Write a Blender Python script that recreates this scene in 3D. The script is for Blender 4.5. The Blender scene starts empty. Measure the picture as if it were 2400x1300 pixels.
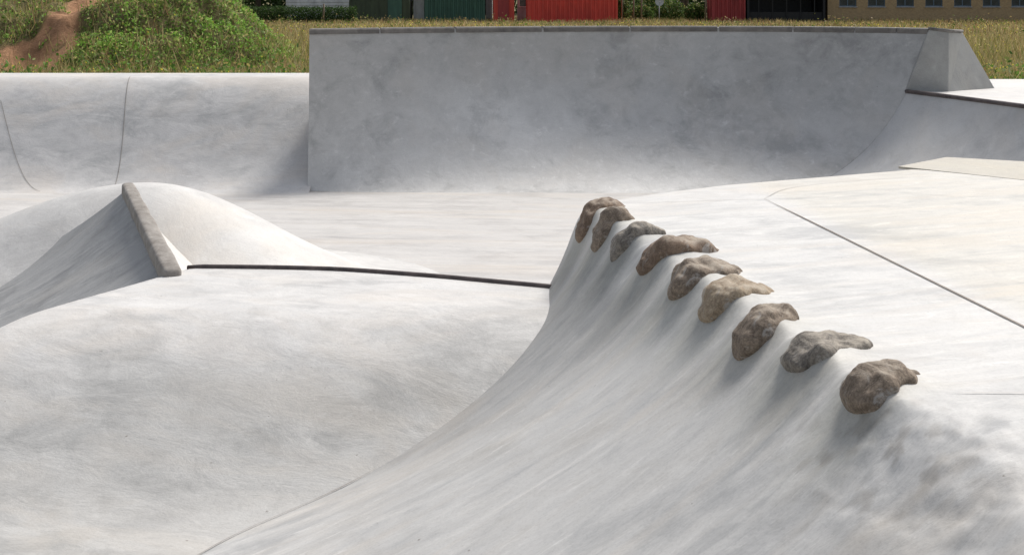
import bpy, math, random
import numpy as np
from mathutils import Vector, noise
random.seed(4); rng=np.random.default_rng(4)
scene=bpy.context.scene
scene.view_settings.view_transform='Standard'
scene.view_settings.look='None'
scene.view_settings.exposure=0

# ---------------------------------------------------------------- helpers
def tag(o,label=None,category=None,group=None,kind=None):
    if label: o["label"]=label
    if category: o["category"]=category
    if group: o["group"]=group
    if kind: o["kind"]=kind
    return o
def make(name,chunks,mats,parent=None,smooth=True,loc=None,**kw):
    V=[];F=[];MI=[]
    for ch in chunks:
        v,f=ch[0],ch[1]; mi=ch[2] if len(ch)>2 else 0
        n=len(V)
        V.extend([tuple(map(float,p)) for p in v])
        F.extend([tuple(int(i)+n for i in q) for q in f]); MI.extend([mi]*len(f))
    me=bpy.data.meshes.new(name); me.from_pydata(V,[],F)
    if not isinstance(mats,(list,tuple)): mats=[mats]
    for m in mats: me.materials.append(m)
    me.polygons.foreach_set("material_index",MI)
    me.polygons.foreach_set("use_smooth",[bool(smooth)]*len(F))
    me.update()
    o=bpy.data.objects.new(name,me); scene.collection.objects.link(o)
    if loc: o.location=loc
    if parent: o.parent=parent
    return tag(o,**kw)
def addcol(o,fn):
    me=o.data; n=len(me.vertices); co=np.zeros(n*3,np.float32); me.vertices.foreach_get('co',co); co=co.reshape(-1,3)
    c=fn(co); ca=me.color_attributes.new('Col','FLOAT_COLOR','POINT')
    ca.data.foreach_set('color',np.hstack([c,np.ones((n,1))]).astype(np.float32).ravel())
def gridc(P,mi=0,flip=False):
    ny,nx=P.shape[:2]
    idx=np.arange(ny*nx).reshape(ny,nx)
    a=idx[:-1,:-1].ravel();b=idx[:-1,1:].ravel();c=idx[1:,1:].ravel();d=idx[1:,:-1].ravel()
    F=np.stack([a,b,c,d] if not flip else [a,d,c,b],1)
    return (P.reshape(-1,3).tolist(),F.tolist(),mi)
def box(x0,x1,y0,y1,z0,z1,mi=0):
    v=[(x0,y0,z0),(x1,y0,z0),(x1,y1,z0),(x0,y1,z0),(x0,y0,z1),(x1,y0,z1),(x1,y1,z1),(x0,y1,z1)]
    f=[(0,3,2,1),(4,5,6,7),(0,1,5,4),(1,2,6,5),(2,3,7,6),(3,0,4,7)]
    return (v,f,mi)
def catmull(pts,n):
    P=np.array(pts,float); m=len(P)
    Q=np.vstack([2*P[0]-P[1],P,2*P[-1]-P[-2]])
    out=[]
    for s in np.linspace(0,m-1,n):
        i=min(int(s),m-2); t=s-i
        a,b,c,d=Q[i],Q[i+1],Q[i+2],Q[i+3]
        out.append(.5*((2*b)+(-a+c)*t+(2*a-5*b+4*c-d)*t*t+(-a+3*b-3*c+d)*t**3))
    return np.array(out)
def tube(path,rad,seg=12,mi=0,caps=True,sq=1.0,wob=0):
    path=[Vector(p) for p in path]; V=[];F=[]
    n=len(path)
    if not hasattr(rad,'__len__'): rad=[rad]*n
    for i,p in enumerate(path):
        t=(path[min(i+1,n-1)]-path[max(i-1,0)]).normalized()
        up=Vector((0,0,1)) if abs(t.z)<.9 else Vector((1,0,0))
        s=t.cross(up).normalized(); u=s.cross(t)
        for k in range(seg):
            a=2*math.pi*k/seg; ca=math.cos(a); sa=math.sin(a)
            ca=math.copysign(abs(ca)**sq,ca); sa=math.copysign(abs(sa)**sq,sa)
            q=p+(s*ca+u*sa)*rad[i]
            if wob: q=q+(s*ca+u*sa)*wob*(noise.noise(q*5)+.5*noise.noise(q*17))
            V.append(q)
    for i in range(n-1):
        for k in range(seg):
            k2=(k+1)%seg
            F.append((i*seg+k,i*seg+k2,(i+1)*seg+k2,(i+1)*seg+k))
    if caps:
        F.append(tuple(range(seg))[::-1]); F.append(tuple((n-1)*seg+k for k in range(seg)))
    return (V,F,mi)
def ss(t): 
    t=np.clip(t,0,1); return t*t*(3-2*t)
_T=rng.random((64,64))
def vnoise(x,y,s):
    x=np.asarray(x)*s;y=np.asarray(y)*s
    xi=np.floor(x).astype(int);yi=np.floor(y).astype(int);fx=x-xi;fy=y-yi
    fx=fx*fx*(3-2*fx);fy=fy*fy*(3-2*fy)
    g=lambda i,j:_T[i%64,j%64]
    return (g(xi,yi)*(1-fx)*(1-fy)+g(xi+1,yi)*fx*(1-fy)+g(xi,yi+1)*(1-fx)*fy+g(xi+1,yi+1)*fx*fy)
def fbm(x,y,s): return .55*vnoise(x,y,s)+.3*vnoise(np.asarray(x)+7.3,y,s*2.1)+.15*vnoise(x,np.asarray(y)+3.1,s*4.3)

# ---------------------------------------------------------------- materials
def N(nt,t,**k):
    n=nt.nodes.new(t)
    for a,b in k.items():
        if a in n.inputs: n.inputs[a].default_value=b
        else: setattr(n,a,b)
    return n
def ramp(nt,fac,p0,c0,p1,c1,mid=None):
    r=nt.nodes.new('ShaderNodeValToRGB'); e=r.color_ramp.elements
    e[0].position=p0;e[0].color=(*c0,1);e[1].position=p1;e[1].color=(*c1,1)
    if mid:
        m=e.new(mid[0]); m.color=(*mid[1],1)
    nt.links.new(fac,r.inputs[0]); return r.outputs[0]
def mixc(nt,fac,a,b,mode='MIX'):
    m=nt.nodes.new('ShaderNodeMix'); m.data_type='RGBA'; m.blend_type=mode
    for i,v in ((0,fac),(6,a),(7,b)):
        if hasattr(v,'is_linked'): nt.links.new(v,m.inputs[i])
        else: m.inputs[i].default_value=v if i==0 else (*v,1)
    return m.outputs[2]
def base(name,rough=.7,spec=.4):
    m=bpy.data.materials.new(name); m.use_nodes=True
    nt=m.node_tree; b=nt.nodes['Principled BSDF']
    b.inputs['Roughness'].default_value=rough
    b.inputs['Specular IOR Level'].default_value=spec
    return m,nt,b
def noise_n(nt,vec,scale,detail=5,rough=.55,dist=0):
    n=N(nt,'ShaderNodeTexNoise'); n.inputs['Scale'].default_value=scale
    n.inputs['Detail'].default_value=detail; n.inputs['Roughness'].default_value=rough
    n.inputs['Distortion'].default_value=dist
    nt.links.new(vec,n.inputs['Vector']); return n.outputs['Fac']
def mapped(nt,loc=(0,0,0),rot=(0,0,0),scale=(1,1,1)):
    tc=N(nt,'ShaderNodeTexCoord'); mp=N(nt,'ShaderNodeMapping')
    mp.inputs['Location'].default_value=loc; mp.inputs['Rotation'].default_value=rot; mp.inputs['Scale'].default_value=scale
    nt.links.new(tc.outputs['Object'],mp.inputs['Vector']); return mp.outputs['Vector']
def concrete(name,dark,light,seed=0,streak=(3,.6,.6),rot=0,stain=(.30,.27,.24),stain_amt=.35,big=.6,spk=.35,smul=.6,vcol=False,scuff=.5,ss_=1.0,warm=.35,bump=.5,dist=.6):
    m,nt,b=base(name,.62,.35)
    v=mapped(nt,(seed,seed*.7,seed*.3))
    v1=mapped(nt,(0,0,0),(0,0,rot),(1,1,1))
    mp=N(nt,'ShaderNodeMapping'); mp.inputs['Scale'].default_value=streak; mp.inputs['Location'].default_value=(seed,0,seed)
    nt.links.new(v1,mp.inputs['Vector']); vs=mp.outputs['Vector']
    def mth(op,a,bb):
        q=N(nt,'ShaderNodeMath',operation=op)
        for i,x in ((0,a),(1,bb)):
            if hasattr(x,'is_linked'): nt.links.new(x,q.inputs[i])
            else: q.inputs[i].default_value=x
        return q.outputs[0]
    big_n=noise_n(nt,v,big,5,.6,.8)
    mid_n=noise_n(nt,v,2.7,7,.70,.5)
    st_n=noise_n(nt,vs,1.8*ss_,7,.70,dist)
    s=mth('ADD',mth('ADD',mth('MULTIPLY',big_n,.34),mth('MULTIPLY',mid_n,.30)),mth('MULTIPLY',st_n,.36))
    mid=tuple((a*.35+c*.65) for a,c in zip(dark,light))
    col=ramp(nt,s,.41,dark,.59,light,(.5,mid))
    sf=ramp(nt,mth('ADD',mth('MULTIPLY',mid_n,.55),mth('MULTIPLY',big_n,.45)),.50,(0,0,0),.66,(stain_amt,)*3)
    col=mixc(nt,sf,col,stain)
    if warm:
        wn=noise_n(nt,vs,.9,4,.6,.9)
        col=mixc(nt,ramp(nt,wn,.48,(0,0,0),.66,(warm,)*3),col,(light[0]*.93,light[1]*.875,light[2]*.81))
    s2=noise_n(nt,vs,5.5*ss_,5,.75,dist*.6)
    pres=ramp(nt,mid_n,.40,(.10,.10,.10),.60,(1,1,1))
    f1=mixc(nt,1.0,ramp(nt,s2,.50,(0,0,0),.68,(smul,)*3),pres,'MULTIPLY')
    col=mixc(nt,f1,col,tuple(c*.70 for c in light))
    f2=mixc(nt,1.0,ramp(nt,s2,.30,(scuff,)*3,.45,(0,0,0)),pres,'MULTIPLY')
    col=mixc(nt,f2,col,tuple(min(c*1.15,.8) for c in light))
    fine=noise_n(nt,v,80,2,.7)
    col=mixc(nt,spk,col,ramp(nt,fine,.30,(.70,.70,.70),.52,(1,1,1)),'MULTIPLY')
    pit=noise_n(nt,v,23,2,.5)
    col=mixc(nt,.8,col,ramp(nt,pit,.765,(1,1,1),.80,(.45,.42,.39)),'MULTIPLY')
    if vcol:
        a=N(nt,'ShaderNodeAttribute'); a.attribute_name='Col'
        col=mixc(nt,1.0,col,a.outputs['Color'],'MULTIPLY')
    nt.links.new(col,b.inputs['Base Color'])
    rr=ramp(nt,st_n,.35,(.46,.46,.46),.65,(.72,.72,.72)); nt.links.new(rr,b.inputs['Roughness'])
    bp=N(nt,'ShaderNodeBump'); bp.inputs['Strength'].default_value=bump; bp.inputs['Distance'].default_value=.018
    hs=mth('ADD',mth('ADD',st_n,mth('MULTIPLY',s2,.4)),mth('MULTIPLY',fine,.05))
    nt.links.new(hs,bp.inputs['Height']); nt.links.new(bp.outputs[0],b.inputs['Normal'])
    return m
def plain(name,c1,c2,scale=4,rough=.6,spec=.4,metal=0,bump=0,stretch=(1,1,1)):
    m,nt,b=base(name,rough,spec); b.inputs['Metallic'].default_value=metal
    v=mapped(nt,scale=stretch); n=noise_n(nt,v,scale,6,.65,.3)
    nt.links.new(ramp(nt,n,.3,c1,.7,c2),b.inputs['Base Color'])
    if bump:
        bp=N(nt,'ShaderNodeBump'); bp.inputs['Strength'].default_value=bump; bp.inputs['Distance'].default_value=.01
        nt.links.new(n,bp.inputs['Height']); nt.links.new(bp.outputs[0],b.inputs['Normal'])
    return m
M_floor=concrete('concrete_floor',(.44,.425,.41),(.61,.595,.575),1,(.35,2.2,1),.1,stain=(.37,.355,.34),stain_amt=.5,warm=.7)
M_wall=concrete('concrete_wall_grey',(.37,.37,.365),(.58,.575,.565),5,(1.2,.8,1.5),0,stain=(.33,.33,.325),stain_amt=.45,big=.7,smul=.4,scuff=.8,ss_=1.2,vcol=True,warm=.25)
M_bank=concrete('concrete_bank',(.42,.42,.415),(.66,.645,.63),9,(.8,1,1.6),0,stain=(.32,.32,.325),stain_amt=.6,big=.5,warm=.6)
M_side=concrete('concrete_side',(.40,.40,.40),(.57,.57,.565),12,(1,.5,1),.4,stain_amt=.25)
M_mid=concrete('concrete_mid',(.42,.415,.405),(.65,.64,.625),21,(1.0,1.9,1),.25,stain=(.37,.355,.335),stain_amt=.6,vcol=True,warm=.45)
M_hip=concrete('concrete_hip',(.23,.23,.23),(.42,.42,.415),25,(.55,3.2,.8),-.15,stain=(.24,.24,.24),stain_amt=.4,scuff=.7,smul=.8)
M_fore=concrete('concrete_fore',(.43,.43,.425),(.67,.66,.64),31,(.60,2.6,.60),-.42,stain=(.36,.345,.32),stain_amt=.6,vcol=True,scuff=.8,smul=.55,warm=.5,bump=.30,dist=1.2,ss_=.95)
M_deck=concrete('concrete_deck',(.50,.49,.475),(.66,.65,.63),37,(1,1,1),0,stain_amt=.3,warm=.6)
M_block=concrete('concrete_block',(.28,.28,.27),(.38,.38,.365),41,(1,1,1),0,stain_amt=.2)
M_slab=concrete('concrete_slab',(.36,.33,.27),(.53,.50,.43),43,(1,1,1),0,stain_amt=.35)
M_seam=plain('seam_brown',(.10,.07,.05),(.19,.145,.11),20)
M_seamm=plain('seam_mid',(.22,.20,.18),(.34,.315,.29),20)
M_seaml=plain('seam_faint',(.42,.40,.375),(.52,.50,.475),20)
M_cop=plain('coping_concrete_dark',(.10,.095,.09),(.22,.205,.19),6,.8,bump=.3)
M_steel=plain('coping_steel',(.05,.04,.04),(.14,.11,.10),9,.5,.5,.3)
M_bar=plain('coping_granite',(.19,.17,.15),(.37,.345,.315),10,.8,bump=.8)

def vcolmat(name,rough=.7,transl=.0,nscale=0):
    m,nt,b=base(name,rough,.25)
    a=N(nt,'ShaderNodeAttribute'); a.attribute_name='Col'
    col=a.outputs['Color']
    if nscale:
        v=mapped(nt); n=noise_n(nt,v,nscale,9,.75)
        col=mixc(nt,1.0,col,ramp(nt,n,.3,(.45,.43,.42),.7,(1.35,1.35,1.35)),'MULTIPLY')
        bp=N(nt,'ShaderNodeBump'); bp.inputs['Strength'].default_value=1.0; bp.inputs['Distance'].default_value=.15
        nt.links.new(n,bp.inputs['Height']); nt.links.new(bp.outputs[0],b.inputs['Normal'])
    nt.links.new(col,b.inputs['Base Color'])
    if transl:
        tr=N(nt,'ShaderNodeBsdfTranslucent'); nt.links.new(col,tr.inputs[0])
        mx=N(nt,'ShaderNodeMixShader'); mx.inputs[0].default_value=transl
        nt.links.new(b.outputs[0],mx.inputs[1]); nt.links.new(tr.outputs[0],mx.inputs[2])
        nt.links.new(mx.outputs[0],nt.nodes['Material Output'].inputs[0])
    return m
M_leaf=vcolmat('foliage',.6,.4)
M_ground=vcolmat('field_soil',.9,0,1.7)
def npmesh(name,V,F,cols,mat,parent=None,**kw):
    me=bpy.data.meshes.new(name)
    nv=len(V);nf,k=F.shape
    me.vertices.add(nv); me.vertices.foreach_set('co',V.astype(np.float32).ravel())
    me.loops.add(nf*k); me.loops.foreach_set('vertex_index',F.astype(np.int32).ravel())
    me.polygons.add(nf); me.polygons.foreach_set('loop_start',np.arange(0,nf*k,k,dtype=np.int32))
    me.update(calc_edges=True)
    ca=me.color_attributes.new('Col','FLOAT_COLOR','POINT')
    ca.data.foreach_set('color',np.hstack([cols,np.ones((nv,1))]).astype(np.float32).ravel())
    me.materials.append(mat); me.validate()
    o=bpy.data.objects.new(name,me); scene.collection.objects.link(o)
    if parent: o.parent=parent
    return tag(o,**kw)
def leafgeo(C,S,cols,asp=.55,flat=.0):
    n=len(C); a=rng.normal(size=(n,3)); a[:,2]*=(1-flat); a/=np.linalg.norm(a,axis=1)[:,None]
    r=rng.normal(size=(n,3)); b=np.cross(a,r); b/=np.linalg.norm(b,axis=1)[:,None]
    S=np.asarray(S).reshape(-1,1)*np.ones((n,1))
    V=np.stack([C-a*S,C-b*S*asp,C+a*S,C+b*S*asp],1).reshape(-1,3)
    F=np.arange(4*n).reshape(n,4)
    return V,F,np.repeat(cols,4,0)
def bladegeo(B,h,w,cols,lean=.35):
    n=len(B); ang=rng.random(n)*np.pi; s=np.stack([np.cos(ang),np.sin(ang),0*ang],1)*w[:,None]
    d=rng.normal(size=(n,3))*lean; d[:,2]=1; d*=h[:,None]
    V=np.stack([B-s,B+s,B+d+rng.normal(size=(n,3))*.03*h[:,None]],1).reshape(-1,3)
    return V,np.arange(3*n).reshape(n,3),np.repeat(cols,3,0)
def pick(n,palette,weights,jit=.25):
    P=np.array(palette); i=rng.choice(len(P),n,p=np.array(weights)/sum(weights))
    return P[i]*(1+jit*(rng.random((n,1))*2-1))

# ---------------------------------------------------------------- camera
H=2.6
cam_d=bpy.data.cameras.new('camera'); cam=bpy.data.objects.new('camera',cam_d); scene.collection.objects.link(cam)
cam.location=(0,0,H); cam.rotation_euler=(math.radians(90),0,0)
cam_d.lens=54; cam_d.sensor_width=36; cam_d.shift_y=-(650+20)/2400; cam_d.clip_end=3000; cam_d.clip_start=.05
scene.camera=cam

# ---------------------------------------------------------------- light
sd=Vector((.58,.81,0)).normalized(); el=math.radians(51)
sv=Vector((sd.x*math.cos(el),sd.y*math.cos(el),math.sin(el)))
sun_d=bpy.data.lights.new('sun','SUN'); sun_d.energy=3.3; sun_d.angle=math.radians(18); sun_d.color=(1,.955,.89)
sun=bpy.data.objects.new('sun',sun_d); scene.collection.objects.link(sun); sun.rotation_euler=sv.to_track_quat('Z','Y').to_euler(); sun.location=(0,0,30)
w=bpy.data.worlds.new("World"); scene.world=w; w.use_nodes=True
nt=w.node_tree; bg=nt.nodes['Background']; sk=nt.nodes.new('ShaderNodeTexSky'); sk.sky_type='NISHITA'; sk.sun_disc=False
sk.sun_elevation=el; sk.sun_rotation=math.atan2(sd.x,sd.y); sk.dust_density=3.0; sk.air_density=1.0
hs=nt.nodes.new('ShaderNodeHueSaturation'); hs.inputs['Saturation'].default_value=.45
nt.links.new(sk.outputs[0],hs.inputs['Color']); nt.links.new(hs.outputs[0],bg.inputs[0]); bg.inputs[1].default_value=.14

# ---------------------------------------------------------------- ground (field)
ZB=.62
def dirtf(X,Y):
    u=(X+9.25)*.80-(Y-31)*.25
    wv=.32+.70*fbm(X+3,Y,.9)
    a=np.clip(1-np.abs(u+1.0*(fbm(X,Y,1.1)-.5))/wv,0,1)*((Y>28.8)&(Y<34.5))
    b=np.clip(1-np.sqrt(((X+6.8)/.8)**2+((Y-32)/.7)**2),0,1)
    c=np.clip(1-np.sqrt(((X+9.6)/1.3)**2+((Y-30.1)/.8)**2),0,1)
    q=np.clip(a*1.6+b*1.3+c*1.5,0,1)
    return q*np.clip(-.15+1.9*fbm(X,Y,2.9),0,1.3)
def zfield(X,Y):
    z=.9-.28*ss((Y-42)/40)+.10*(fbm(X,Y,.35)-.5)
    def bump(cx,cy,rx,ry,h,p=1.0):
        r=np.sqrt(((X-cx)/rx)**2+((Y-cy)/ry)**2); r=r+.22*(fbm(X,Y,.8)-.5)
        return h*np.cos(np.clip(r,0,1)*np.pi/2)**1.5
    z=z+bump(-7.2,32.5,3.3,4.2,2.0)+bump(-10.6,33.5,2.4,4.0,1.55)+bump(-15.5,33,4.5,4,1.6)
    z=z+(.34*(fbm(X,Y,1.3)-.5)+.20*(fbm(X,Y,3.7)-.5))*ss((z-1.1)/.6)
    inside=(X>-14.8)&(X<14.2)&(Y>-4)&(Y<22.2)
    return np.where(inside,-.4,z)
xs=np.concatenate([np.linspace(-500,-32,18),np.linspace(-30,-13.2,60),np.linspace(-13,-3,125),np.linspace(-2.8,30,120),np.linspace(32,500,18)])
ys=np.concatenate([np.linspace(-200,-5,14),np.linspace(-4,18,20),np.linspace(18.3,27.9,50),np.linspace(28,36,100),np.linspace(36.2,46,40),np.linspace(47,130,60),np.linspace(140,1500,20)])
GX,GY=np.meshgrid(xs,ys); GZ=zfield(GX,GY)
dirt=ss(dirtf(GX,GY)*1.9)*(GZ>1.0)
nz=fbm(GX,GY,.6)[...,None]
gcol=np.array([.10,.105,.035])*(1-nz)+np.array([.22,.18,.08])*nz
gcol=gcol*(1-dirt[...,None])+np.array([.46,.255,.14])*dirt[...,None]
P=np.stack([GX,GY,GZ],-1); v,f,_=gridc(P)
npmesh('ground',np.array(v),np.array(f),gcol.reshape(-1,3),M_ground,kind='structure',label='overgrown field of dry grass with dirt heaps',category='ground')
bpy.data.objects['ground'].data.polygons.foreach_set('use_smooth',[True]*len(f))

# ---------------------------------------------------------------- skatepark floor
fx=np.linspace(-14.6,14.0,60); fy=np.linspace(-3.8,20.3,50); X,Y=np.meshgrid(fx,fy)
fc=[gridc(np.stack([X,Y,0*X],-1))]
def flatstrip(pts,wd,z,mi,zf=None):
    pts=np.array(pts,float)[:,:2]; n=len(pts)
    t=np.gradient(pts,axis=0); t/=np.linalg.norm(t,axis=1)[:,None]; taper=np.clip(np.minimum(np.arange(n),np.arange(n)[::-1])/(n*.12)+.15,0,1)[:,None]
    s=np.stack([-t[:,1],t[:,0]],1)*wd/2*taper
    out=[]
    for k in (-1,1):
        q=pts+s*k
        zz=(zf(q[:,0],q[:,1]) if zf else 0*q[:,0])+z
        out.append(np.column_stack([q,zz]))
    return gridc(np.array(out),mi,flip=True)
fc.append(flatstrip(np.column_stack([np.linspace(-14.5,4,30),np.full(30,19.955)]),.016,.004,1))
make('skatepark_floor',fc,[M_floor,M_seamm],kind='structure',label='pale smooth concrete skatepark floor',category='floor')

# ---------------------------------------------------------------- left rolling bank
def bankP(X,t):
    Yb=20.0; Yy=Yb-.35+2.15*t
    z=1.405*(ss(t**1.0)**1.15)
    return np.stack([X+0*t,Yy+0*X,z+0*X],-1)
bx=np.linspace(-14.6,-2.62,60); bt=np.linspace(0,1,40); X,T=np.meshgrid(bx,bt)
P=bankP(X,T); P[...,2]-=.01
deck=np.array([[(x,y,z) for x in bx] for y,z in ((21.8,1.395),(22.3,1.4),(22.75,1.39),(22.85,.6))])
def bankstrip(x_of_t,t0,t1,wd,mi):
    tt=np.linspace(t0,t1,40); xc=np.array([x_of_t(t) for t in tt]); rows=[]
    for k in (-1,1):
        q=bankP(xc+k*wd/2,tt).reshape(-1,3); q=q+np.array([0,-.004,.004]); q[:,2]-=.01; rows.append(q)
    return gridc(np.array(rows),mi,flip=True)
ch=[gridc(P),gridc(deck),bankstrip(lambda t:-5.16-.22*t+.03*math.sin(t*5),.1,.97,.009,1),bankstrip(lambda t:-6.1-1.0*(t-.1)**.8*1.4 if t>.1 else -6.1,.1,.72,.008,1)]
make('curved_bank',ch,[M_bank,M_seamm],label='low pale concrete bank with rolled top edge and joints',category='skate ramp')

# ---------------------------------------------------------------- tall wall
zt=2.09
bpts=[(-2.66,19.96),(-1,19.80),(1,19.66),(2.3,19.66),(3.0,19.74),(3.35,19.8)]
tpts=[(-2.69,20.4),(-1.0,21.3),(1.2,21.9),(3.4,21.85),(4.9,21.25),(5.6,20.6)]
n=90; Bp=catmull(bpts,n); Tp=catmull(tpts,n)
def arc(u,amax):
    a=u*amax; return np.sin(a)/math.sin(amax),(1-np.cos(a))/(1-math.cos(amax))
rows=[]
U=np.linspace(0,1,40)
for i in range(n):
    s=i/(n-1); k=min(s*4,1); am=70+12*math.sin(min(s*1.15,1)*math.pi)**.6 if s<.87 else 70
    h,zz=arc(U,math.radians(am)); k0=.75
    hh=h*(k0+(1-k0)*k)+U*(1-(k0+(1-k0)*k)); zq=zz*(k0+(1-k0)*k)+U*(1-(k0+(1-k0)*k))
    rows.append(np.column_stack([Bp[i,0]+(Tp[i,0]-Bp[i,0])*hh,Bp[i,1]+(Tp[i,1]-Bp[i,1])*hh,zt*zq-.006]))
W=np.array(rows)
tn=np.gradient(Tp,axis=0); tn/=np.linalg.norm(tn,axis=1)[:,None]; out=np.stack([-tn[:,1],tn[:,0]],1)
kk_=np.clip(np.arange(n)/25,0,1)[:,None]; out=out*kk_+np.array([[.08,1.0]])*(1-kk_)
bk=[]
for off,z in ((.0,zt-.008),(.4,zt-.01),(.85,.5)):
    q=Tp+out*off; q[:,0]=np.minimum(q[:,0],5.95); bk.append(np.column_stack([q,np.full(n,z)]))
bk=np.array(bk)
endv=[tuple(p) for p in W[0]]+[tuple(bk[1,0]),tuple(bk[2,0]),(-2.6,21.4,0)]
wall=make('quarter_pipe',[gridc(W,flip=True),gridc(bk),(endv,[tuple(range(len(endv)))])],M_wall,label='tall grey curved concrete quarter pipe wall with dark coping',category='skate ramp')
def wallcol(co):
    x,z=co[:,0],co[:,2]
    nse=fbm(x+40,z*1.3+9,.9)
    low=(1-ss((z-.05+.7*(nse-.5))/2.0))*.20  # lighter towards the base: shading of the concave curve painted into the colour
    patch=.18*np.exp(-((x+.2)/1.6)**2-((z-.85)/.5)**2)*(.4+1.2*nse)+.08*ss((nse-.5)*5)
    dk=.08*np.exp(-((x-4.2)/1.5)**2-((z-1.6)/.9)**2)  # upper right shading of the curve, painted as darker colour
    k=.83+low+patch-dk
    return np.column_stack([k,k,k*1.0])
addcol(wall,wallcol)
cch=[]; nseg=9
for sgi in range(nseg):
    a=sgi/nseg*(n-1); b=(sgi+1)/nseg*(n-1)-.25
    ii=np.linspace(a,b,12)
    px=np.interp(ii,np.arange(n),Tp[:,0]); py=np.interp(ii,np.arange(n),Tp[:,1])
    ox=np.interp(ii,np.arange(n),out[:,0]); oy=np.interp(ii,np.arange(n),out[:,1])
    prof=[(-.02,-.065),(-.025,-.01),(-.01,.008),(.16,.012),(.17,-.03),(-.02,-.065)]
    g=np.array([[ (px[j]+ox[j]*o_,py[j]+oy[j]*o_,zt+z_) for j in range(12)] for o_,z_ in prof])
    cch.append(gridc(g,flip=False)); 
    for j in (0,11): cch.append(([tuple(g[k,j]) for k in range(5)],[(0,1,2,3,4)]))
make('coping',cch,M_cop,parent=wall,smooth=False)
bz=1.25
bv=[(5.24,20.47,bz),(5.82,20.50,bz),(6.67,21.2,bz),(6.6,22.3,bz),(5.2,22.3,bz),
    (5.59,20.59,2.085),(5.86,20.6,2.055),(6.22,21.2,2.03),(6.1,21.9,2.03),(5.2,21.9,2.06)]
bf=[(0,1,6,5),(1,2,7,6),(2,3,8,7),(3,4,9,8),(4,0,5,9),(5,6,7,8,9)]
but=make('buttress',[(bv,bf)],M_block,parent=wall,smooth=False)
bm=but.modifiers.new('b','BEVEL'); bm.width=.012; bm.segments=2
make('coping',[tube([(5.585,20.60,2.10),(5.87,20.6,2.07),(6.2,21.15,2.05)],.022,8)],M_cop,parent=wall)

# ---------------------------------------------------------------- low side quarter pipe
lb=[(3.35,19.8),(3.7,18.6),(4.25,16.8),(5.2,13.6),(6.1,9.5)]
lt=[(5.265,20.48),(5.60,19.25),(5.93,17.9),(6.5,15.6),(7.5,11.8)]
n2=60; B2=catmull(lb,n2); T2=catmull(lt,n2); h2,z2=arc(U,math.radians(53.1))
W2=np.array([np.column_stack([B2[i,0]+(T2[i,0]-B2[i,0])*h2,B2[i,1]+(T2[i,1]-B2[i,1])*h2,1.27*z2-.008]) for i in range(n2)])
low=make('quarter_pipe',[gridc(W2,flip=True)],M_side,label='low pale concrete quarter pipe curving with steel coping',category='skate ramp')
make('coping',[tube([(p[0]-.005,p[1],1.268) for p in T2],.028,10)],M_steel,parent=low)
dk=np.array([[ (p[0]+(14.0-p[0])*k,p[1],1.262) for p in T2[::-1]] for k in (0,.3,1)])
dk2=np.array([[ (x,y,1.262) for x in (5.27,8,14.0)] for y in (20.48,22,23.4)])
dk3=np.array([[ (x,y,z) for x in (5.3,8,14.0)] for y,z in ((23.4,1.262),(23.45,.6))])
make('deck',[gridc(dk,flip=True),gridc(dk2),gridc(dk3)],M_deck,parent=low)

# ---------------------------------------------------------------- rounded mound behind hip
def moundz(X,Y):
    cx,cy=-3.2,13.4; dx=X-cx; dy=Y-cy
    rx=np.where(dx>0,3.0,4.0); ry=np.where(dy>0,2.7,2.3)
    r=np.sqrt((dx/rx)**2+(dy/ry)**2)
    return .93*np.cos(np.clip(r,0,1.02)*np.pi/2)**3.1-.004
X,Y=np.meshgrid(np.linspace(-7.3,-.1,120),np.linspace(11.0,16.2,90))
make('concrete_mound',[gridc(np.stack([X,Y,moundz(X,Y)],-1))],M_deck,label='smooth rounded white concrete mound on the floor',category='skate mound')

# ---------------------------------------------------------------- hip ramp with stone coping bar
Nn=np.array([-2.26,10.35,.69]); Ff=np.array([-3.13,12.45,.99])
def face(baseN,baseF,p,mi,flip,nn=40,extra=None):
    rows=[]
    for s in np.linspace(-.02,1,nn):
        T=Nn+(Ff-Nn)*s; B=np.array(baseN)+(np.array(baseF)-np.array(baseN))*s
        t=np.linspace(0,1,40)
        xy=T[:2]+(B[:2]-T[:2])*t[:,None]; z=-.03+(T[2]+.03)*(1-t)**p
        rows.append(np.column_stack([xy,z]))
    return gridc(np.array(rows),mi,flip)
tL=np.linspace(0,1,40)
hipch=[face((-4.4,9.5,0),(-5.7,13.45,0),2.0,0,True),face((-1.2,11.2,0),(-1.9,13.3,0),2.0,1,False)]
rows=[]
for a in np.linspace(0,1,24):
    B=np.array([-5.7,13.45])*(1-a)+np.array([-1.9,13.3])*a+np.array([0,.9])*math.sin(a*math.pi)
    xy=Ff[:2]+(B-Ff[:2])*tL[:,None]; z=-.03+(Ff[2]+.03)*(1-tL)**2
    rows.append(np.column_stack([xy,z]))
hipch.append(gridc(np.array(rows),1,True))
hip=make('hip_ramp',hipch,[M_hip,M_deck],label='grey concrete hip ramp with a rounded stone coping ridge',category='skate ramp')
pth=[];rad=[]
a0=np.array([-2.262,10.24,.684]);a1=np.array([-3.14,12.52,1.01]); d=(a1-a0)
prs=[(0,.03),(.006,.055),(.02,.064)]+[(q,.067-.012*q) for q in np.linspace(.05,.93,34)]+[(.955,.054),(.975,.049),(.99,.04),(.998,.026),(1.0,.01)]
for s,r in prs: pth.append(a0+d*s); rad.append(r)
bar=make('coping',[tube(pth,rad,32,sq=.5,wob=.006)],M_bar,parent=hip,label='thick rounded weathered stone ridge bar')

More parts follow.
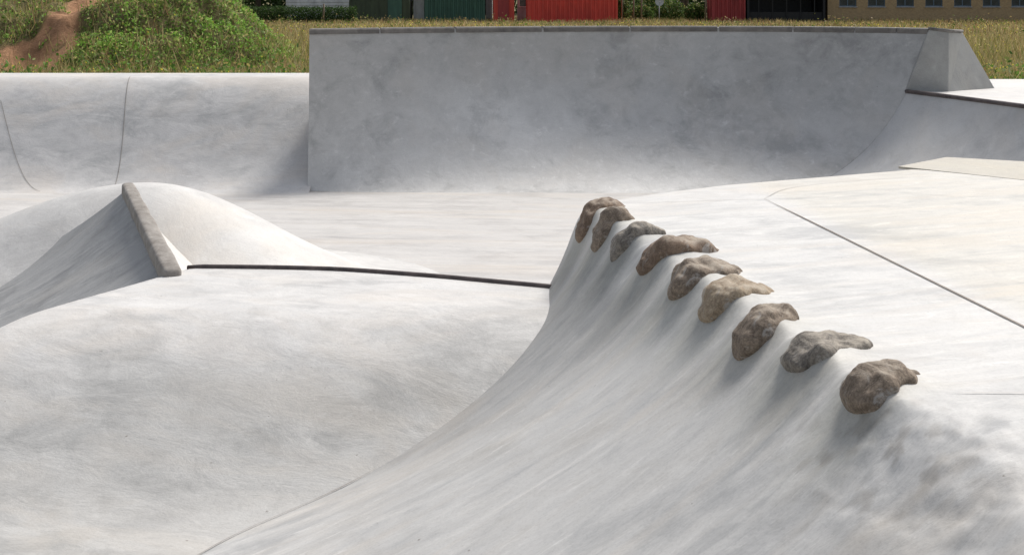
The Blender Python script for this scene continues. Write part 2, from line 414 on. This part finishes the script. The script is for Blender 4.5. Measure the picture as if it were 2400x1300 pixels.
# ---------------------------------------------------------------- middle rolling box
cpts=np.array([(-4.8,10.9),(-2.23,10.56),(-1.15,10.36),(.2,9.84),(.6,9.66)])
def midz(X,Y):
    F=1-ss((9.3-Y)/2.05); d_=(X+2.2)*(-.91)+(Y-10.5)*.41
    G=1-ss((d_+.02)/1.15)
    swell=.02*np.sin((X+2.2)*1.3)+.03*(fbm(X+9,Y,.5)-.5)
    tail=(1-F)*(.012+.02*ss((Y-4)/3))
    return .70*F*G+swell*F*G+tail-.03*(1-G)*F
mx=np.linspace(-5.2,.9,150); mt=np.linspace(0,1,150)
yb=np.interp(mx,cpts[:,0],cpts[:,1])
X=np.repeat(mx[None],150,0); Y=yb[None]+(3.2-yb[None])*mt[:,None]
P=np.stack([X,Y,midz(X,Y)],-1)
skirt=np.array([np.column_stack([mx,yb+o_,(midz(mx,yb)*(1-q)-.05*q)]) for o_,q in ((0,0),(.05,.3),(.2,.6),(.5,.9),(.8,1))])
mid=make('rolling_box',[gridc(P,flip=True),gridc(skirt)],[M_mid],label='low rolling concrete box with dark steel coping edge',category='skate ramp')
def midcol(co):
    q=ss((8.9-co[:,1]+.7*(fbm(co[:,0],co[:,1],1.1)-.5))/.75); k=1.06-.23*q  # lower front slope painted darker to stand for its shade
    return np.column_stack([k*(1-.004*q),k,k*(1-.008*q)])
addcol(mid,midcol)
cp=catmull(cpts[1:],30); cz=midz(cp[:,0],cp[:,1])
make('coping',[tube([(cp[i,0],cp[i,1]+.01,cz[i]+.003) for i in range(30)],.022,10)],M_steel,parent=mid)

# ---------------------------------------------------------------- foreground platform and bank
eY=np.array([0,3.2,3.8,4.38,5.14,6,7,8,9,10.1,14]); eX=np.array([4.0,2.3,1.86,1.58,1.32,1.13,.95,.79,.63,.44,.28])
dY=np.array([0,5,6,6.6,7,7.7,8.3,8.8,9.2,9.6,9.95,14]);dD=np.array([3.6,3.3,3.15,3.0,2.75,2.25,1.98,1.75,1.52,1.22,.95,.8])
bX=np.array([-4,.2,.46,.73,1.08,1.56,3.06,3.7,4.2,7]); bY=np.array([9.85,9.95,10.1,10.45,10.8,11.2,12.1,12.9,12.5,12.0])
ZT=1.2
# Y, inward length, outward length, halfwidth, height, skew, colour id
rocksT=[(9.74,.26,.075,.11,.075,-.35,0),(9.24,.20,.09,.11,.068,-.45,1),(8.74,.20,.09,.125,.072,-.45,2),
 (8.08,.33,.075,.14,.077,-.50,0),(7.46,.27,.09,.155,.082,-.45,1),(6.93,.27,.095,.14,.076,-.45,3),
 (6.39,.16,.13,.125,.08,-.35,1),(5.89,.27,.08,.13,.07,-.45,2),(5.38,.24,.09,.112,.068,-.55,1)]
def platz(X,Y,lump=1.0):
    Xe=np.interp(Y,eY,eX); D=np.interp(Y,dY,dD); r=np.interp(Y,[3.5,4.6,5.2,20],[.9,.4,.05,.04])
    o=Xe-X; os_=(o+np.sqrt(o*o+r*r*.6))/2; t=np.clip(os_/D,0,1)
    gl=.87*(1-t)**1.5+.13*(1-t)**9
    ob=Y-np.interp(X,bX,bY); ob=(ob+np.sqrt(ob*ob+.006))/2; gb=(1-np.clip(ob/1.7,0,1))**1.7
    z=(ZT+.04)*gl*gb-.035+.014
    if lump:
        z=z+.016*(fbm(X,Y,2.3)-.5)*np.exp(-((o-.0)/.35)**2)+.022*(fbm(X+5,Y,6)-.5)*np.exp(-((o-.02)/.15)**2)
        rough=np.exp(-((Y-4.85)/.5)**2-((o-.12)/.35)**2); z=z+(.06*(fbm(X,Y,4.0)-.45)+.026*(fbm(X+2,Y,11)-.5))*rough
        b=0*z
        for i_,(ry,li,lo,hw,hh,sk,_) in enumerate(rocksT):
            b=np.maximum(b,np.exp(-((Y-ry-sk*(o)-.02)/(hw*1.55))**4)*np.where(o>0,np.exp(-(o/.13)**2),np.exp(-(o/(li*.75))**2)))
        z=z+.046*b*gl*lump
    return z
gx=np.unique(np.concatenate([np.linspace(-3.4,-.2,80),np.linspace(-.2,2.0,200),np.linspace(2.0,6.2,60)]))
gy=np.unique(np.concatenate([np.linspace(.8,4.0,50),np.linspace(4.0,10.4,460),np.linspace(10.4,14.2,80)]))
X,Y=np.meshgrid(gx,gy); Z=platz(X,Y)
zf=lambda x,y:platz(x,y)
def ns(p,k): return np.column_stack([np.interp(np.linspace(0,1,k),np.linspace(0,1,len(p)),np.array(p)[:,i]) for i in (0,1)])
jp=[]
for y in np.linspace(7.85,5.6,60):
    xx=np.linspace(-2.9,.6,900); dd_=platz(xx,np.full(900,y))-midz(xx,np.full(900,y)); k=np.argmax(dd_>0)
    if k>0: jp.append((xx[k],y))
jp=np.array(jp); ker=np.ones(9)/9
jx=np.convolve(np.pad(jp[:,0],4,mode='reflect',reflect_type='odd'),ker,'valid'); jp=np.column_stack([jx,jp[:,1]])
pch=[gridc(np.stack([X,Y,Z],-1)),
 flatstrip(ns([(1.68,10.24),(2.12,6.2),(2.35,4.0)],120),.012,.005,1,zf),
 flatstrip(ns([(.60,10.02),(1.68,10.24)],40),.006,.005,2,zf),
 flatstrip(catmull([(1.68,10.24),(1.95,10.8),(2.45,11.2),(3.1,11.5)],40),.006,.005,2,zf),
 flatstrip(ns([(1.5,5.29),(2.4,5.25)],40),.007,.005,2,zf),
 flatstrip(jp,.008,.007,3,lambda x,y:np.maximum(platz(x,y),midz(x,y)))]
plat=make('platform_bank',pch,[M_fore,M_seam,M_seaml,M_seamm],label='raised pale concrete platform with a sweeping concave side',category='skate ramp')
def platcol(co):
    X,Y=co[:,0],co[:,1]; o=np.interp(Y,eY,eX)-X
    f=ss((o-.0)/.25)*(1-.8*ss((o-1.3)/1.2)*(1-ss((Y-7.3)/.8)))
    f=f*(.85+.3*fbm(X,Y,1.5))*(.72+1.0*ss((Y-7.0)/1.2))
    k=1-.20*f  # shaded side of the bank put into the vertex colour
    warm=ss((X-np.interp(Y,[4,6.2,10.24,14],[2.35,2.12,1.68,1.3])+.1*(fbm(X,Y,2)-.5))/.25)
    mask=np.exp(-((Y-4.95)/.65)**2-((o-.25)/.5)**2)
    st=ss((fbm(X+3,Y,2.6)-.42)*4)*mask*.12
    cr=ss((fbm(X*2+1,Y*2,8)-.50)*4)*np.exp(-((Y-5.05)/.45)**2-((o-.16)/.25)**2)*.28
    rimdark=0*X
    for (ry,li,lo,hw,hh,sk,_) in rocksT:
        rimdark=np.maximum(rimdark,np.exp(-((Y-ry-sk*o)/(hw*1.7))**4-((o-.06)/.22)**2))  # concrete darker and slightly yellower around each stone
    k=k*(1-.26*rimdark*(.3+1.2*fbm(X,Y,7)))*(1-st)*(1-cr)
    return np.column_stack([k*(1-.025*warm),k*(1-.045*warm)*(1-.02*st)*(1-.10*cr),k*(1-.095*warm)*(1-.06*rimdark)*(1-.05*st)*(1-.22*cr)])
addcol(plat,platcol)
sl=[(3.05,12.12),(3.75,11.25),(6.0,10.6),(6.0,12.0),(4.2,12.45),(3.62,12.80)]
k=len(sl); sv_=[(x,y,ZT+.002) for x,y in sl]+[(x,y,ZT+.020) for x,y in sl]
sf=[tuple(range(k,2*k))]+[(i,(i+1)%k,(i+1)%k+k,i+k) for i in range(k)]
make('concrete_slab',[(sv_,sf)],M_slab,smooth=False,label='thin tan concrete slab lying on the platform edge',category='slab')

# ---------------------------------------------------------------- stones
def stonemat(name,a,b,c):
    m,nt,bs=base(name,.8,.3); v=mapped(nt,scale=(1,1,1)); n1=noise_n(nt,v,9,9,.72,.8); n2_=noise_n(nt,v,110,4,.75)
    vs=mapped(nt,rot=(.5,.3,.2),scale=(1,6,2)); n3=noise_n(nt,vs,9,6,.65,1.5)
    col=ramp(nt,n1,.36,a,.62,b); col=mixc(nt,ramp(nt,n3,.5,(0,0,0),.66,(.7,.7,.7)),col,c)
    col=mixc(nt,.8,col,ramp(nt,n2_,.32,(.50,.48,.45),.6,(1.15,1.15,1.15)),'MULTIPLY')
    g=N(nt,'ShaderNodeNewGeometry'); sp=N(nt,'ShaderNodeSeparateXYZ'); nt.links.new(g.outputs['Normal'],sp.inputs[0])
    mm=N(nt,'ShaderNodeMath',operation='MULTIPLY'); nt.links.new(sp.outputs['Z'],mm.inputs[0]); nt.links.new(n1,mm.inputs[1])
    col=mixc(nt,ramp(nt,mm.outputs[0],.38,(0,0,0),.56,(.6,.6,.6)),col,(.45,.40,.33))
    n4=noise_n(nt,v,6,6,.7,1.2); col=mixc(nt,ramp(nt,n4,.55,(0,0,0),.63,(.6,.6,.6)),col,(.47,.45,.42))
    nt.links.new(col,bs.inputs['Base Color'])
    bp=N(nt,'ShaderNodeBump'); bp.inputs['Strength'].default_value=1.0; bp.inputs['Distance'].default_value=.014
    nt.links.new(n1,bp.inputs['Height']); nt.links.new(bp.outputs[0],bs.inputs['Normal']); return m
SM=[stonemat('stone_brown',(.13,.09,.065),(.29,.21,.15),(.19,.135,.10)),
    stonemat('stone_tan',(.16,.125,.095),(.35,.28,.215),(.11,.085,.065)),
    stonemat('stone_grey',(.14,.125,.11),(.35,.315,.27),(.06,.055,.05)),
    stonemat('stone_sand',(.27,.205,.14),(.47,.38,.275),(.20,.15,.10))]
SN=['dark brown','speckled tan','weathered grey','light sandy']
for ri,(ry,li,lo,hw,hh,sk,ci) in enumerate(rocksT):
    na,nb=60,40; V=[];F=[]
    def cl(o):
        y=ry+sk*o; x=float(np.interp(y,eY,eX))-o
        return Vector((x,y,float(platz(np.array(x),np.array(y),.58))))
    c0=cl(0); rr=random.Random(ri*7+1); kb=rr.uniform(-.35,.35); off=Vector((ri*7.3,ri*2.1,0))
    for i in range(na+1):
        a=-1+2*i/na; ae=math.copysign(abs(a)**.9,a)
        o=ae*lo*1.2 if a>0 else ae*li
        c=cl(o); T=(cl(o+.08)-cl(o-.08)).normalized(); S=Vector((0,1,0)); S=(S-T*S.dot(T)).normalized(); Nr=S.cross(T)
        if Nr.z<0: Nr=-Nr
        if a>0: r=max(1-abs(a)**2.8,0)**.5; tw=1.0; th=1.0
        else: r=max(1-abs(a)**2.4,0)**.5; tw=1-.2*abs(a); th=1-.2*abs(a)
        for j in range(nb):
            ph=2*math.pi*j/nb; cp_=math.cos(ph); sp_=math.sin(ph)
            cq=math.copysign(abs(cp_)**.85,cp_); sq=math.copysign(abs(sp_)**.85,sp_)
            p=c+S*(hw*r*tw*cq+kb*hw*a)+Nr*(hh*.85*r*th*sq-.004)
            q=p-c0
            nn=noise.noise(q*5+off)*.034+noise.noise(q*12+off)*.024+noise.noise(q*28+off)*.008+noise.noise(q*80)*.002
            p=p+(S*cp_+Nr*sp_)*nn*min(1,r*1.5)
            V.append(p-c0)
    for i in range(na):
        for j in range(nb):
            j2=(j+1)%nb; F.append((i*nb+j,(i+1)*nb+j,(i+1)*nb+j2,i*nb+j2))
    make('stone',[(V,F)],SM[ci],loc=c0,label=SN[ci]+' rounded stone embedded in the concrete lip',category='stone',group='stones set along the platform edge')

# ---------------------------------------------------------------- vegetation
def halfw(Y): return Y*.36+1.5
def scatter(n,y0,y1,power=1.0):
    Y=y0+(y1-y0)*rng.random(n)**power; X=(rng.random(n)*2-1)*halfw(Y)
    return X,Y
GP=[(.12,.17,.035),(.22,.22,.06),(.38,.31,.13),(.52,.42,.22),(.36,.21,.11)]
X1,Y1=scatter(120000,22.9,50,1.0)
m_=(X1<-2.6)|(X1>5.6)|(Y1>40); m_&=rng.random(len(X1))<.15+1.25*fbm(X1,Y1,.9)
m_&=~((X1>5.2)&(Y1<23.6))
X1,Y1=X1[m_],Y1[m_]
kk=rng.random(len(X1))>dirtf(X1,Y1)*1.7*(zfield(X1,Y1)>1.0); X1,Y1=X1[kk],Y1[kk]
onhill=zfield(X1,Y1)>1.5
hgt=np.where(onhill,.20,.38)*(.4+1.1*rng.random(len(X1)))*(.4+1.2*fbm(X1,Y1,.6))
V1=bladegeo(np.column_stack([X1,Y1,zfield(X1,Y1)-.02]),hgt,.006+.007*rng.random(len(X1)),pick(len(X1),GP,[2,3,4,3,1.6])*(.55+.9*fbm(X1,Y1,.35))[:,None])
X2,Y2=scatter(110000,50,112,.8)
m_=rng.random(len(X2))<.2+1.2*fbm(X2,Y2,.3); X2,Y2=X2[m_],Y2[m_]
V2=bladegeo(np.column_stack([X2,Y2,zfield(X2,Y2)-.02]),.26*(.3+rng.random(len(X2)))*(.5+fbm(X2,Y2,.25)),.014+.018*rng.random(len(X2)),pick(len(X2),GP,[1.5,2.5,4,3,3.5])*(.45+1.1*fbm(X2,Y2,.12))[:,None])
V=np.vstack([V1[0],V2[0]]); F=np.vstack([V1[1],V2[1]+len(V1[0])]); C=np.vstack([V1[2],V2[2]])
npmesh('field_grass',V,F,C,M_leaf,kind='stuff',label='tall dry green and straw coloured meadow grass',category='grass')
n=105000
X3=rng.uniform(-13.5,-3.6,n);Y3=rng.uniform(27.5,35,n); Z3=zfield(X3,Y3)
keep=(Z3>1.12)&(rng.random(n)<-.16+1.6*fbm(X3,Y3,1.6))
keep&=rng.random(n)>dirtf(X3,Y3)*2.4
keep&=(rng.random(n)<np.where(X3<-9.4,.35,1.0))
X3,Y3,Z3=X3[keep],Y3[keep],Z3[keep]
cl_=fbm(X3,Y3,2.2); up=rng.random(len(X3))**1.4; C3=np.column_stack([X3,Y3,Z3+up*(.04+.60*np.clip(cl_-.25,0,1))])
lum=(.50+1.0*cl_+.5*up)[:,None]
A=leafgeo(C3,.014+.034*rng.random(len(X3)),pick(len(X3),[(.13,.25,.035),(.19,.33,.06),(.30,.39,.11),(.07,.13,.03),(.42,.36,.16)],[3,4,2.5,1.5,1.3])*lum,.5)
def clumps(cs,per,rad,hh,pal,wts,sz):
    Cc=[];
    for (cx,cy) in cs:
        p=rng.normal(size=(per,3))*np.array([rad,rad,hh*.4]); p[:,2]=np.abs(p[:,2])
        p[:,0]+=cx;p[:,1]+=cy;p[:,2]+=zfield(p[:,0],p[:,1]); Cc.append(p)
    Cc=np.vstack(Cc); return leafgeo(Cc,sz*(.5+rng.random(len(Cc))),pick(len(Cc),pal,wts),.5)
csx=[(rng.uniform(-9.5,-3),rng.uniform(24,28)) for _ in range(36)]+[(rng.uniform(-9.5,-7),rng.uniform(23.3,24.5)) for _ in range(14)]+[(rng.uniform(7.5,11),rng.uniform(23.9,26)) for _ in range(34)]
Bq=clumps(csx,120,.22,.58,[(.09,.19,.03),(.15,.27,.05),(.24,.27,.07),(.34,.28,.1)],[3,3,2,1],.042)
csx=[(rng.uniform(-30,30),rng.uniform(50,96)) for _ in range(150)]
Bf=clumps(csx,60,.45,.55,[(.11,.18,.03),(.22,.22,.07),(.38,.28,.13)],[2,3,3],.06)
V=np.vstack([A[0],Bq[0],Bf[0]]);F=np.vstack([A[1],Bq[1]+len(A[0]),Bf[1]+len(A[0])+len(Bq[0])]);C=np.vstack([A[2],Bq[2],Bf[2]])
npmesh('weeds',V,F,C,M_leaf,kind='stuff',label='broad leaved green weeds over the dirt heap',category='weeds')
X4,Y4=scatter(10000,23.5,80,1.5); m_=(X4<-2.6)|(X4>6)|(Y4>45); m_&=rng.random(len(X4))<ss((fbm(X4,Y4,.5)-.40)*5); X4,Y4=X4[m_],Y4[m_]
A=leafgeo(np.column_stack([X4,Y4,zfield(X4,Y4)+.15+.3*rng.random(len(X4))]),.013+Y4*.00024,pick(len(X4),[(.72,.62,.08),(.75,.68,.3)],[3,1]),.8)
npmesh('wildflowers',A[0],A[1],A[2],M_leaf,kind='stuff',label='small yellow wildflowers scattered in the meadow',category='flowers')

# ---------------------------------------------------------------- background buildings
def paint(name,c,r=.55): return plain(name,tuple(x*.7 for x in c),tuple(x*1.15 for x in c),1.3,r,.4,stretch=(2,2,.5))
M_red=paint('red_paint',(.70,.085,.06)); M_dred=paint('dark_red_paint',(.36,.05,.05)); M_green=paint('green_paint',(.055,.13,.095))
M_dgreen=paint('olive_green_paint',(.06,.08,.045)); M_white=paint('white_board',(.76,.76,.75)); M_black=paint('black_void',(.015,.015,.017))
M_roof=paint('roof_felt',(.16,.15,.15)); M_grey=paint('grey_render',(.45,.46,.48)); M_glass=plain('window_glass',(.02,.03,.035),(.08,.10,.12),.7,.12,.6)
M_blue=paint('blue_frame',(.12,.17,.22)); M_wood=paint('weathered_wood',(.2,.15,.10)); M_metal=plain('galvanised',(.3,.3,.3),(.45,.45,.45),6,.4,.5,.6)
def brickmat():
    m,nt,b=base('tan_brick',.85,.2); v=mapped(nt,rot=(math.radians(90),0,0))
    bt_=N(nt,'ShaderNodeTexBrick'); bt_.inputs['Scale'].default_value=4.3
    bt_.inputs['Color1'].default_value=(.46,.33,.18,1);bt_.inputs['Color2'].default_value=(.36,.25,.14,1);bt_.inputs['Mortar'].default_value=(.42,.36,.26,1)
    bt_.inputs['Mortar Size'].default_value=.012
    nt.links.new(v,bt_.inputs['Vector']); nt.links.new(bt_.outputs[0],b.inputs['Base Color']); return m
M_brick=brickmat()
def corr(p0,p1,z0,z1,pitch=.28,dep=.035,mi=0):
    p0=Vector(p0);p1=Vector(p1);d=(p1-p0);L=d.length;d.normalize();nrm=Vector((d.y,-d.x))
    s=0;pts=[]
    while s<L:
        for f_,o_ in ((0,0),(.3,0),(.5,-dep),(.8,-dep)):
            q=min(s+f_*pitch,L); pts.append(p0+d*q+nrm*o_)
        s+=pitch
    pts.append(p1)
    return gridc(np.array([[(p.x,p.y,z) for p in pts] for z in (z0,z1)]),mi)
def container(name,x0,x1,y0,mat,fr,label,ht=2.6,dep=2.44,doors=True):
    z0=ZB; L=x1-x0
    o=make(name,[corr((x0+.1,y0+.03),(x1-.1,y0+.03),z0+.15,z0+ht-.1,dep=.08),corr((x1-.03,y0+.1),(x1-.03,y0+dep-.1),z0+.15,z0+ht-.1),
        corr((x1-.1,y0+dep-.03),(x0+.1,y0+dep-.03),z0+.15,z0+ht-.1),corr((x0+.03,y0+dep-.1),(x0+.03,y0+.1),z0+.15,z0+ht-.1),
        box(x0+.1,x1-.1,y0+.12,y0+dep-.1,z0+ht-.09,z0+ht-.04)],mat,smooth=False,label=label,category='shipping container')
    fc_=[]
    for xa in (x0,x1-.1):
        for ya in (y0,y0+dep-.1): fc_.append(box(xa,xa+.1,ya,ya+.1,z0-.05,z0+ht))
    for za in (z0+.02,z0+ht-.14):
        for ya in (y0+.005,y0+dep-.095): fc_.append(box(x0+.1,x1-.1,ya,ya+.09,za,za+.13))
        for xa in (x0+.005,x1-.095): fc_.append(box(xa,xa+.09,y0+.1,y0+dep-.1,za,za+.13))
    make('frame',fc_,fr,parent=o,smooth=False)
    for s_ in ((y0+.16,y0+dep/2-.01),(y0+dep/2+.01,y0+dep-.16)):
        make('door',[box(x0-.045,x0-.005,s_[0],s_[1],z0+.17,z0+ht-.16),tube([(x0-.07,s_[0]+.3,z0+.2),(x0-.07,s_[0]+.3,z0+ht-.2)],.02,8)],mat,parent=o,smooth=False)
    return o
container('shipping_container',1.0,6.75,98,M_red,M_red,'bright red corrugated shipping container in tall grass')
container('shipping_container',-5.6,-1.75,99,M_green,M_green,'dark green corrugated shipping container in tall grass')
container('shipping_container',12.9,15.05,99,M_dred,M_dred,'faded dark red shipping container beside black shed')
def shed(name,x0,x1,y0,y1,ht,mat,roof,label,cat='shed',door=None,win=[]):
    z0=ZB
    o=make(name,[box(x0,x1,y0,y1,z0-.1,z0+ht)]+[box(x0+i,x0+i+.03,y0-.02,y0-.002,z0,z0+ht-.02) for i in np.arange(.15,x1-x0-.1,.3)],mat,smooth=False,label=label,category=cat)
    ym=(y0+y1)/2
    rv=[(x0-.1,y0-.3,z0+ht-.02),(x1+.1,y0-.3,z0+ht-.02),(x1+.1,ym,z0+ht+.8),(x0-.1,ym,z0+ht+.8),(x0-.1,y1+.3,z0+ht-.02),(x1+.1,y1+.3,z0+ht-.02)]
    make('roof',[(rv,[(0,1,2,3),(3,2,5,4),(0,3,4),(1,5,2),(0,4,5,1)])],roof,parent=o,smooth=False)
    if door: make('door',[box(door[0],door[1],y0-.07,y0-.025,z0,z0+2.0)],door[2],parent=o,smooth=False)
    for (a,b,za,zb) in win:
        wo=make('window',[box(a-.06,b+.06,y0-.05,y0-.022,za-.06,za),box(a-.06,b+.06,y0-.05,y0-.022,zb,zb+.06),box(a-.06,a,y0-.05,y0-.022,za,zb),box(b,b+.06,y0-.05,y0-.022,za,zb)],M_white,parent=o,smooth=False)
        make('pane',[box(a,b,y0-.035,y0-.022,za,zb)],M_glass,parent=wo,smooth=False)
    return o
shed('shed',-1.2,.15,99,101,2.6,M_red,M_roof,'small bright red timber shed beside the containers',door=(-.9,-.2,M_dred))
shed('shed',.35,3.5,101.5,104,2.7,M_grey,M_roof,'pale grey rendered outbuilding behind a red container',win=[(.5,.95,1.6,2.6)])
shed('shed',-10.5,-6.6,99,102,2.5,M_dgreen,M_roof,'olive green vertical board shed with felt roof',door=(-8.0,-7.1,M_green))
shed('shed',-6.45,-5.75,100.5,103,2.5,M_white,M_roof,'narrow white board shed between green buildings')
shed('shed',-1.72,-1.3,101,103,2.5,M_white,M_roof,'narrow white hut in the gap between sheds')
hx0,hx1,hy0,hy1=-15.3,-9.6,104,110
hc=[box(hx0,hx1,hy0,hy1,.4,3.9)]+[([(hx0-.01,hy0-.045,z),(hx1+.01,hy0-.045,z),(hx1+.01,hy0-.004,z+.2),(hx0-.01,hy0-.004,z+.2),(hx0-.01,hy0-.004,z),(hx1+.01,hy0-.004,z)],[(0,1,2,3),(0,4,5,1)]) for z in np.arange(.6,3.7,.21)]
house=make('house',hc,M_white,smooth=False,label='white clapboard house behind a clipped dark hedge',category='house')
make('roof',[([(hx0-.4,hy0-.5,3.92),(hx1+.4,hy0-.5,3.92),(hx1+.4,107,5.6),(hx0-.4,107,5.6),(hx0-.4,hy1+.5,3.92),(hx1+.4,hy1+.5,3.92)],[(0,1,2,3),(3,2,5,4),(0,3,4),(1,5,2),(0,4,5,1)])],M_roof,parent=house,smooth=False)
wo=make('window',[box(-12.9,-11.7,hy0-.08,hy0-.05,2.35,2.42),box(-12.9,-11.7,hy0-.08,hy0-.05,3.3,3.37),box(-12.9,-12.84,hy0-.08,hy0-.05,2.42,3.3),box(-11.76,-11.7,hy0-.08,hy0-.05,2.42,3.3)],M_white,parent=house,smooth=False)
make('pane',[box(-12.84,-11.76,hy0-.065,hy0-.05,2.42,3.3)],M_glass,parent=wo,smooth=False)
bs_=make('shed',[box(15.15,20.2,99.2,99.3,.5,1.25),box(15.15,15.3,99,103,.5,3.4),box(20.05,20.2,99,103,.5,3.4),box(15.3,20.05,102.9,103,.5,3.4)]+[box(15.3+i,15.36+i,99.15,99.2,.6,3.3) for i in np.arange(.6,4.5,.9)],M_black,smooth=False,label='black open fronted shed with dark interior',category='shed')
make('roof',[box(14.95,20.4,98.7,103.3,3.42,3.55)],M_roof,parent=bs_,smooth=False)
wx=[21.2+1.86*i for i in range(14)]; X0,X1=20.45,48; zb,zs,zh,ztp=.4,1.60,2.75,4.0
bc=[box(X0,X1,99.5,108,zh,ztp),box(X0,X1,99.5,99.8,zb,zs)]
edges=[X0]+sum([[a,a+1.12] for a in wx],[])+[X1]
for i in range(0,len(edges),2): bc.append(box(edges[i],edges[i+1],99.5,99.8,zs,zh))
bc+= [box(X0,X0+.3,99.8,108,zb,zh),box(X1-.3,X1,99.8,108,zb,zh),box(X0+.3,X1-.3,107.7,108,zb,zh)]
bb=make('brick_building',bc,M_brick,smooth=False,label='long low tan brick building with row of windows',category='building')
make('roof',[box(X0-.3,X1+.3,99.2,108.3,ztp+.002,ztp+.2)],M_roof,parent=bb,smooth=False)
w0=None
for i,a in enumerate(wx):
    if i==0:
        w0=make('window',[box(a,a+1.12,99.58,99.63,zs+.002,zs+.07),box(a,a+1.12,99.58,99.63,zh-.07,zh-.002),box(a+.002,a+.06,99.58,99.63,zs+.07,zh-.07),box(a+1.06,a+1.118,99.58,99.63,zs+.07,zh-.07),box(a+.53,a+.59,99.58,99.63,zs+.07,zh-.07)],M_blue,parent=bb,smooth=False)
        p0=make('pane',[box(a+.06,a+1.06,99.60,99.61,zs+.07,zh-.07)],M_glass,parent=w0,smooth=False)
        s0=make('sill',[box(a-.04,a+1.16,99.42,99.57,zs-.05,zs+.001)],M_grey,parent=w0,smooth=False)
    else:
        w1=w0.copy(); w1.location.x=1.86*i; w1.parent=bb; scene.collection.objects.link(w1)
        for q in (p0,s0):
            c=q.copy(); c.parent=w1; scene.collection.objects.link(c)
dish=make('satellite_dish',[tube([(9.3,97,.5),(9.3,97,1.85)],.03,8)],M_metal,label='small grey satellite dish on a thin pole',category='satellite dish')
dv=[];df=[]
for i in range(6):
    r=.28*i/5
    for j in range(20):
        a=2*math.pi*j/20; dv.append((9.3+r*math.cos(a),96.9-.9*r*r,1.95+r*math.sin(a)))
for i in range(5):
    for j in range(20): df.append((i*20+j,i*20+(j+1)%20,(i+1)*20+(j+1)%20,(i+1)*20+j))
make('reflector',[(dv,df)],M_grey,parent=dish); make('arm',[tube([(9.3,96.85,1.7),(9.3,96.5,1.95)],.012,6)],M_metal,parent=dish)
for x,y,h_ in ((7.05,98.5,1.8),(7.8,98.6,1.7),(8.3,98.6,1.7),(12.4,98.5,1.9),(-11.3,92,1.2)):
    make('fence_post',[tube([(0,0,-.1),(.02,0,h_*.6),(.03,0,h_)],[.06,.055,.05],8),tube([(.03,0,h_),(.03,0,h_+.04)],[.05,.01],8)],M_wood,loc=(x,y,ZB),label='weathered wooden post standing in the grass',category='post',group='wooden posts in the field')
def foliage(name,C,sz,pal,wts,parent=None,**kw):
    A=leafgeo(C,sz*(.6+.8*rng.random(len(C))),pick(len(C),pal,wts),.6); return npmesh(name,A[0],A[1],A[2],M_leaf,parent=parent,**kw)
n=16000; hC=np.column_stack([rng.uniform(-16.9,-9.7,n),rng.uniform(95,96.2,n),rng.uniform(.62,1.68,n)]); hC[:,2]-=.12*fbm(hC[:,0],hC[:,1],.9); 
hC+=rng.normal(size=(n,3))*.05
foliage('hedge',hC,.05,[(.03,.06,.015),(.05,.10,.025),(.09,.14,.04)],[3,3,1],label='low clipped dark green hedge before white house',category='hedge')
M_bark=plain('bark',(.06,.045,.035),(.14,.11,.085),8,.9,bump=.6)
tree_src=None
def tree(x,y,sc,rot):
    global tree_src
    if tree_src is None:
        tr=[]; tips=[]
        tr.append(tube([(0,0,-.2),(.03,.02,1.2),(-.05,.05,2.6),(.05,0,4.5)],[.2,.16,.12,.05],10))
        for i in range(11):
            a=i*2.4; z=1.5+i*.3; L=1.9-.09*i
            p=[(0,0,z),(L*.5*math.cos(a),L*.5*math.sin(a),z+.5),(L*math.cos(a),L*math.sin(a),z+.9)]
            tr.append(tube(p,[.06,.04,.015],6)); tips.append(p[2]); tips.append(p[1])
        tips+= [(0,0,4.6),(.3,.2,5.1)]
        t=make('tree',tr,M_bark,loc=(x,y,ZB),label='leafy green tree behind the field sheds',category='tree',group='trees behind the field')
        Cc=np.vstack([np.array(p)+rng.normal(size=(420,3))*np.array([.5,.5,.34]) for p in tips])
        c=foliage('crown',Cc,.075,[(.05,.09,.02),(.08,.15,.03),(.13,.2,.05)],[3,3,1.5],parent=t)
        tree_src=(t,c); 
    else:
        t=tree_src[0].copy(); c=tree_src[1].copy(); t.location=(x,y,ZB); c.parent=t
        scene.collection.objects.link(t); scene.collection.objects.link(c)
    t.scale=(sc,)*3; t.rotation_euler=(0,0,rot)
for i,(x,y,s_) in enumerate([(8.2,112,1.2),(10.2,118,1.4),(12.2,110,1.0),(-17.5,106,1.2),(-20,103,1.1),(-23.5,108,1.3),(7.4,125,1.5),(13.8,122,1.5),(-27,104,1.2)]): tree(x,y,s_,i*1.3)
for i,(x,y,r,hh) in enumerate([(8.4,101,.9,1.0),(10.6,103,1.1,1.3),(12.0,101,.7,1.1),(9.4,107,1.3,1.6),(-18.3,97,1.6,1.8),(-21,98,1.6,2.0),(-24.5,97,1.8,1.9),(7.3,103,.6,1.6)]):
    n=2600; q=rng.normal(size=(n,3)); q/=np.linalg.norm(q,axis=1)[:,None]; q*=(.55+.5*rng.random((n,1))); q*=np.array([r,r*.8,hh*.55])
    q[:,2]+=hh*.5; q+=rng.normal(size=(n,3))*.07
    o=foliage('bush',q,.07,[(.05,.09,.02),(.09,.16,.035),(.19,.24,.07),(.26,.22,.09)],[3,3,2,1],label='scruffy green bush at the field edge',category='bush',group='bushes at the field edge')
    o.location=(x,y,ZB)
n=30000; q=np.column_stack([rng.uniform(-60,60,n),rng.uniform(128,134,n),.6+rng.random(n)*6]); q[:,2]*=.7+.5*fbm(q[:,0],q[:,0],.3)
foliage('treeline',q,.3,[(.03,.06,.015),(.05,.09,.025),(.09,.11,.04)],[3,3,1],kind='stuff',label='dark distant line of trees behind the field',category='trees')
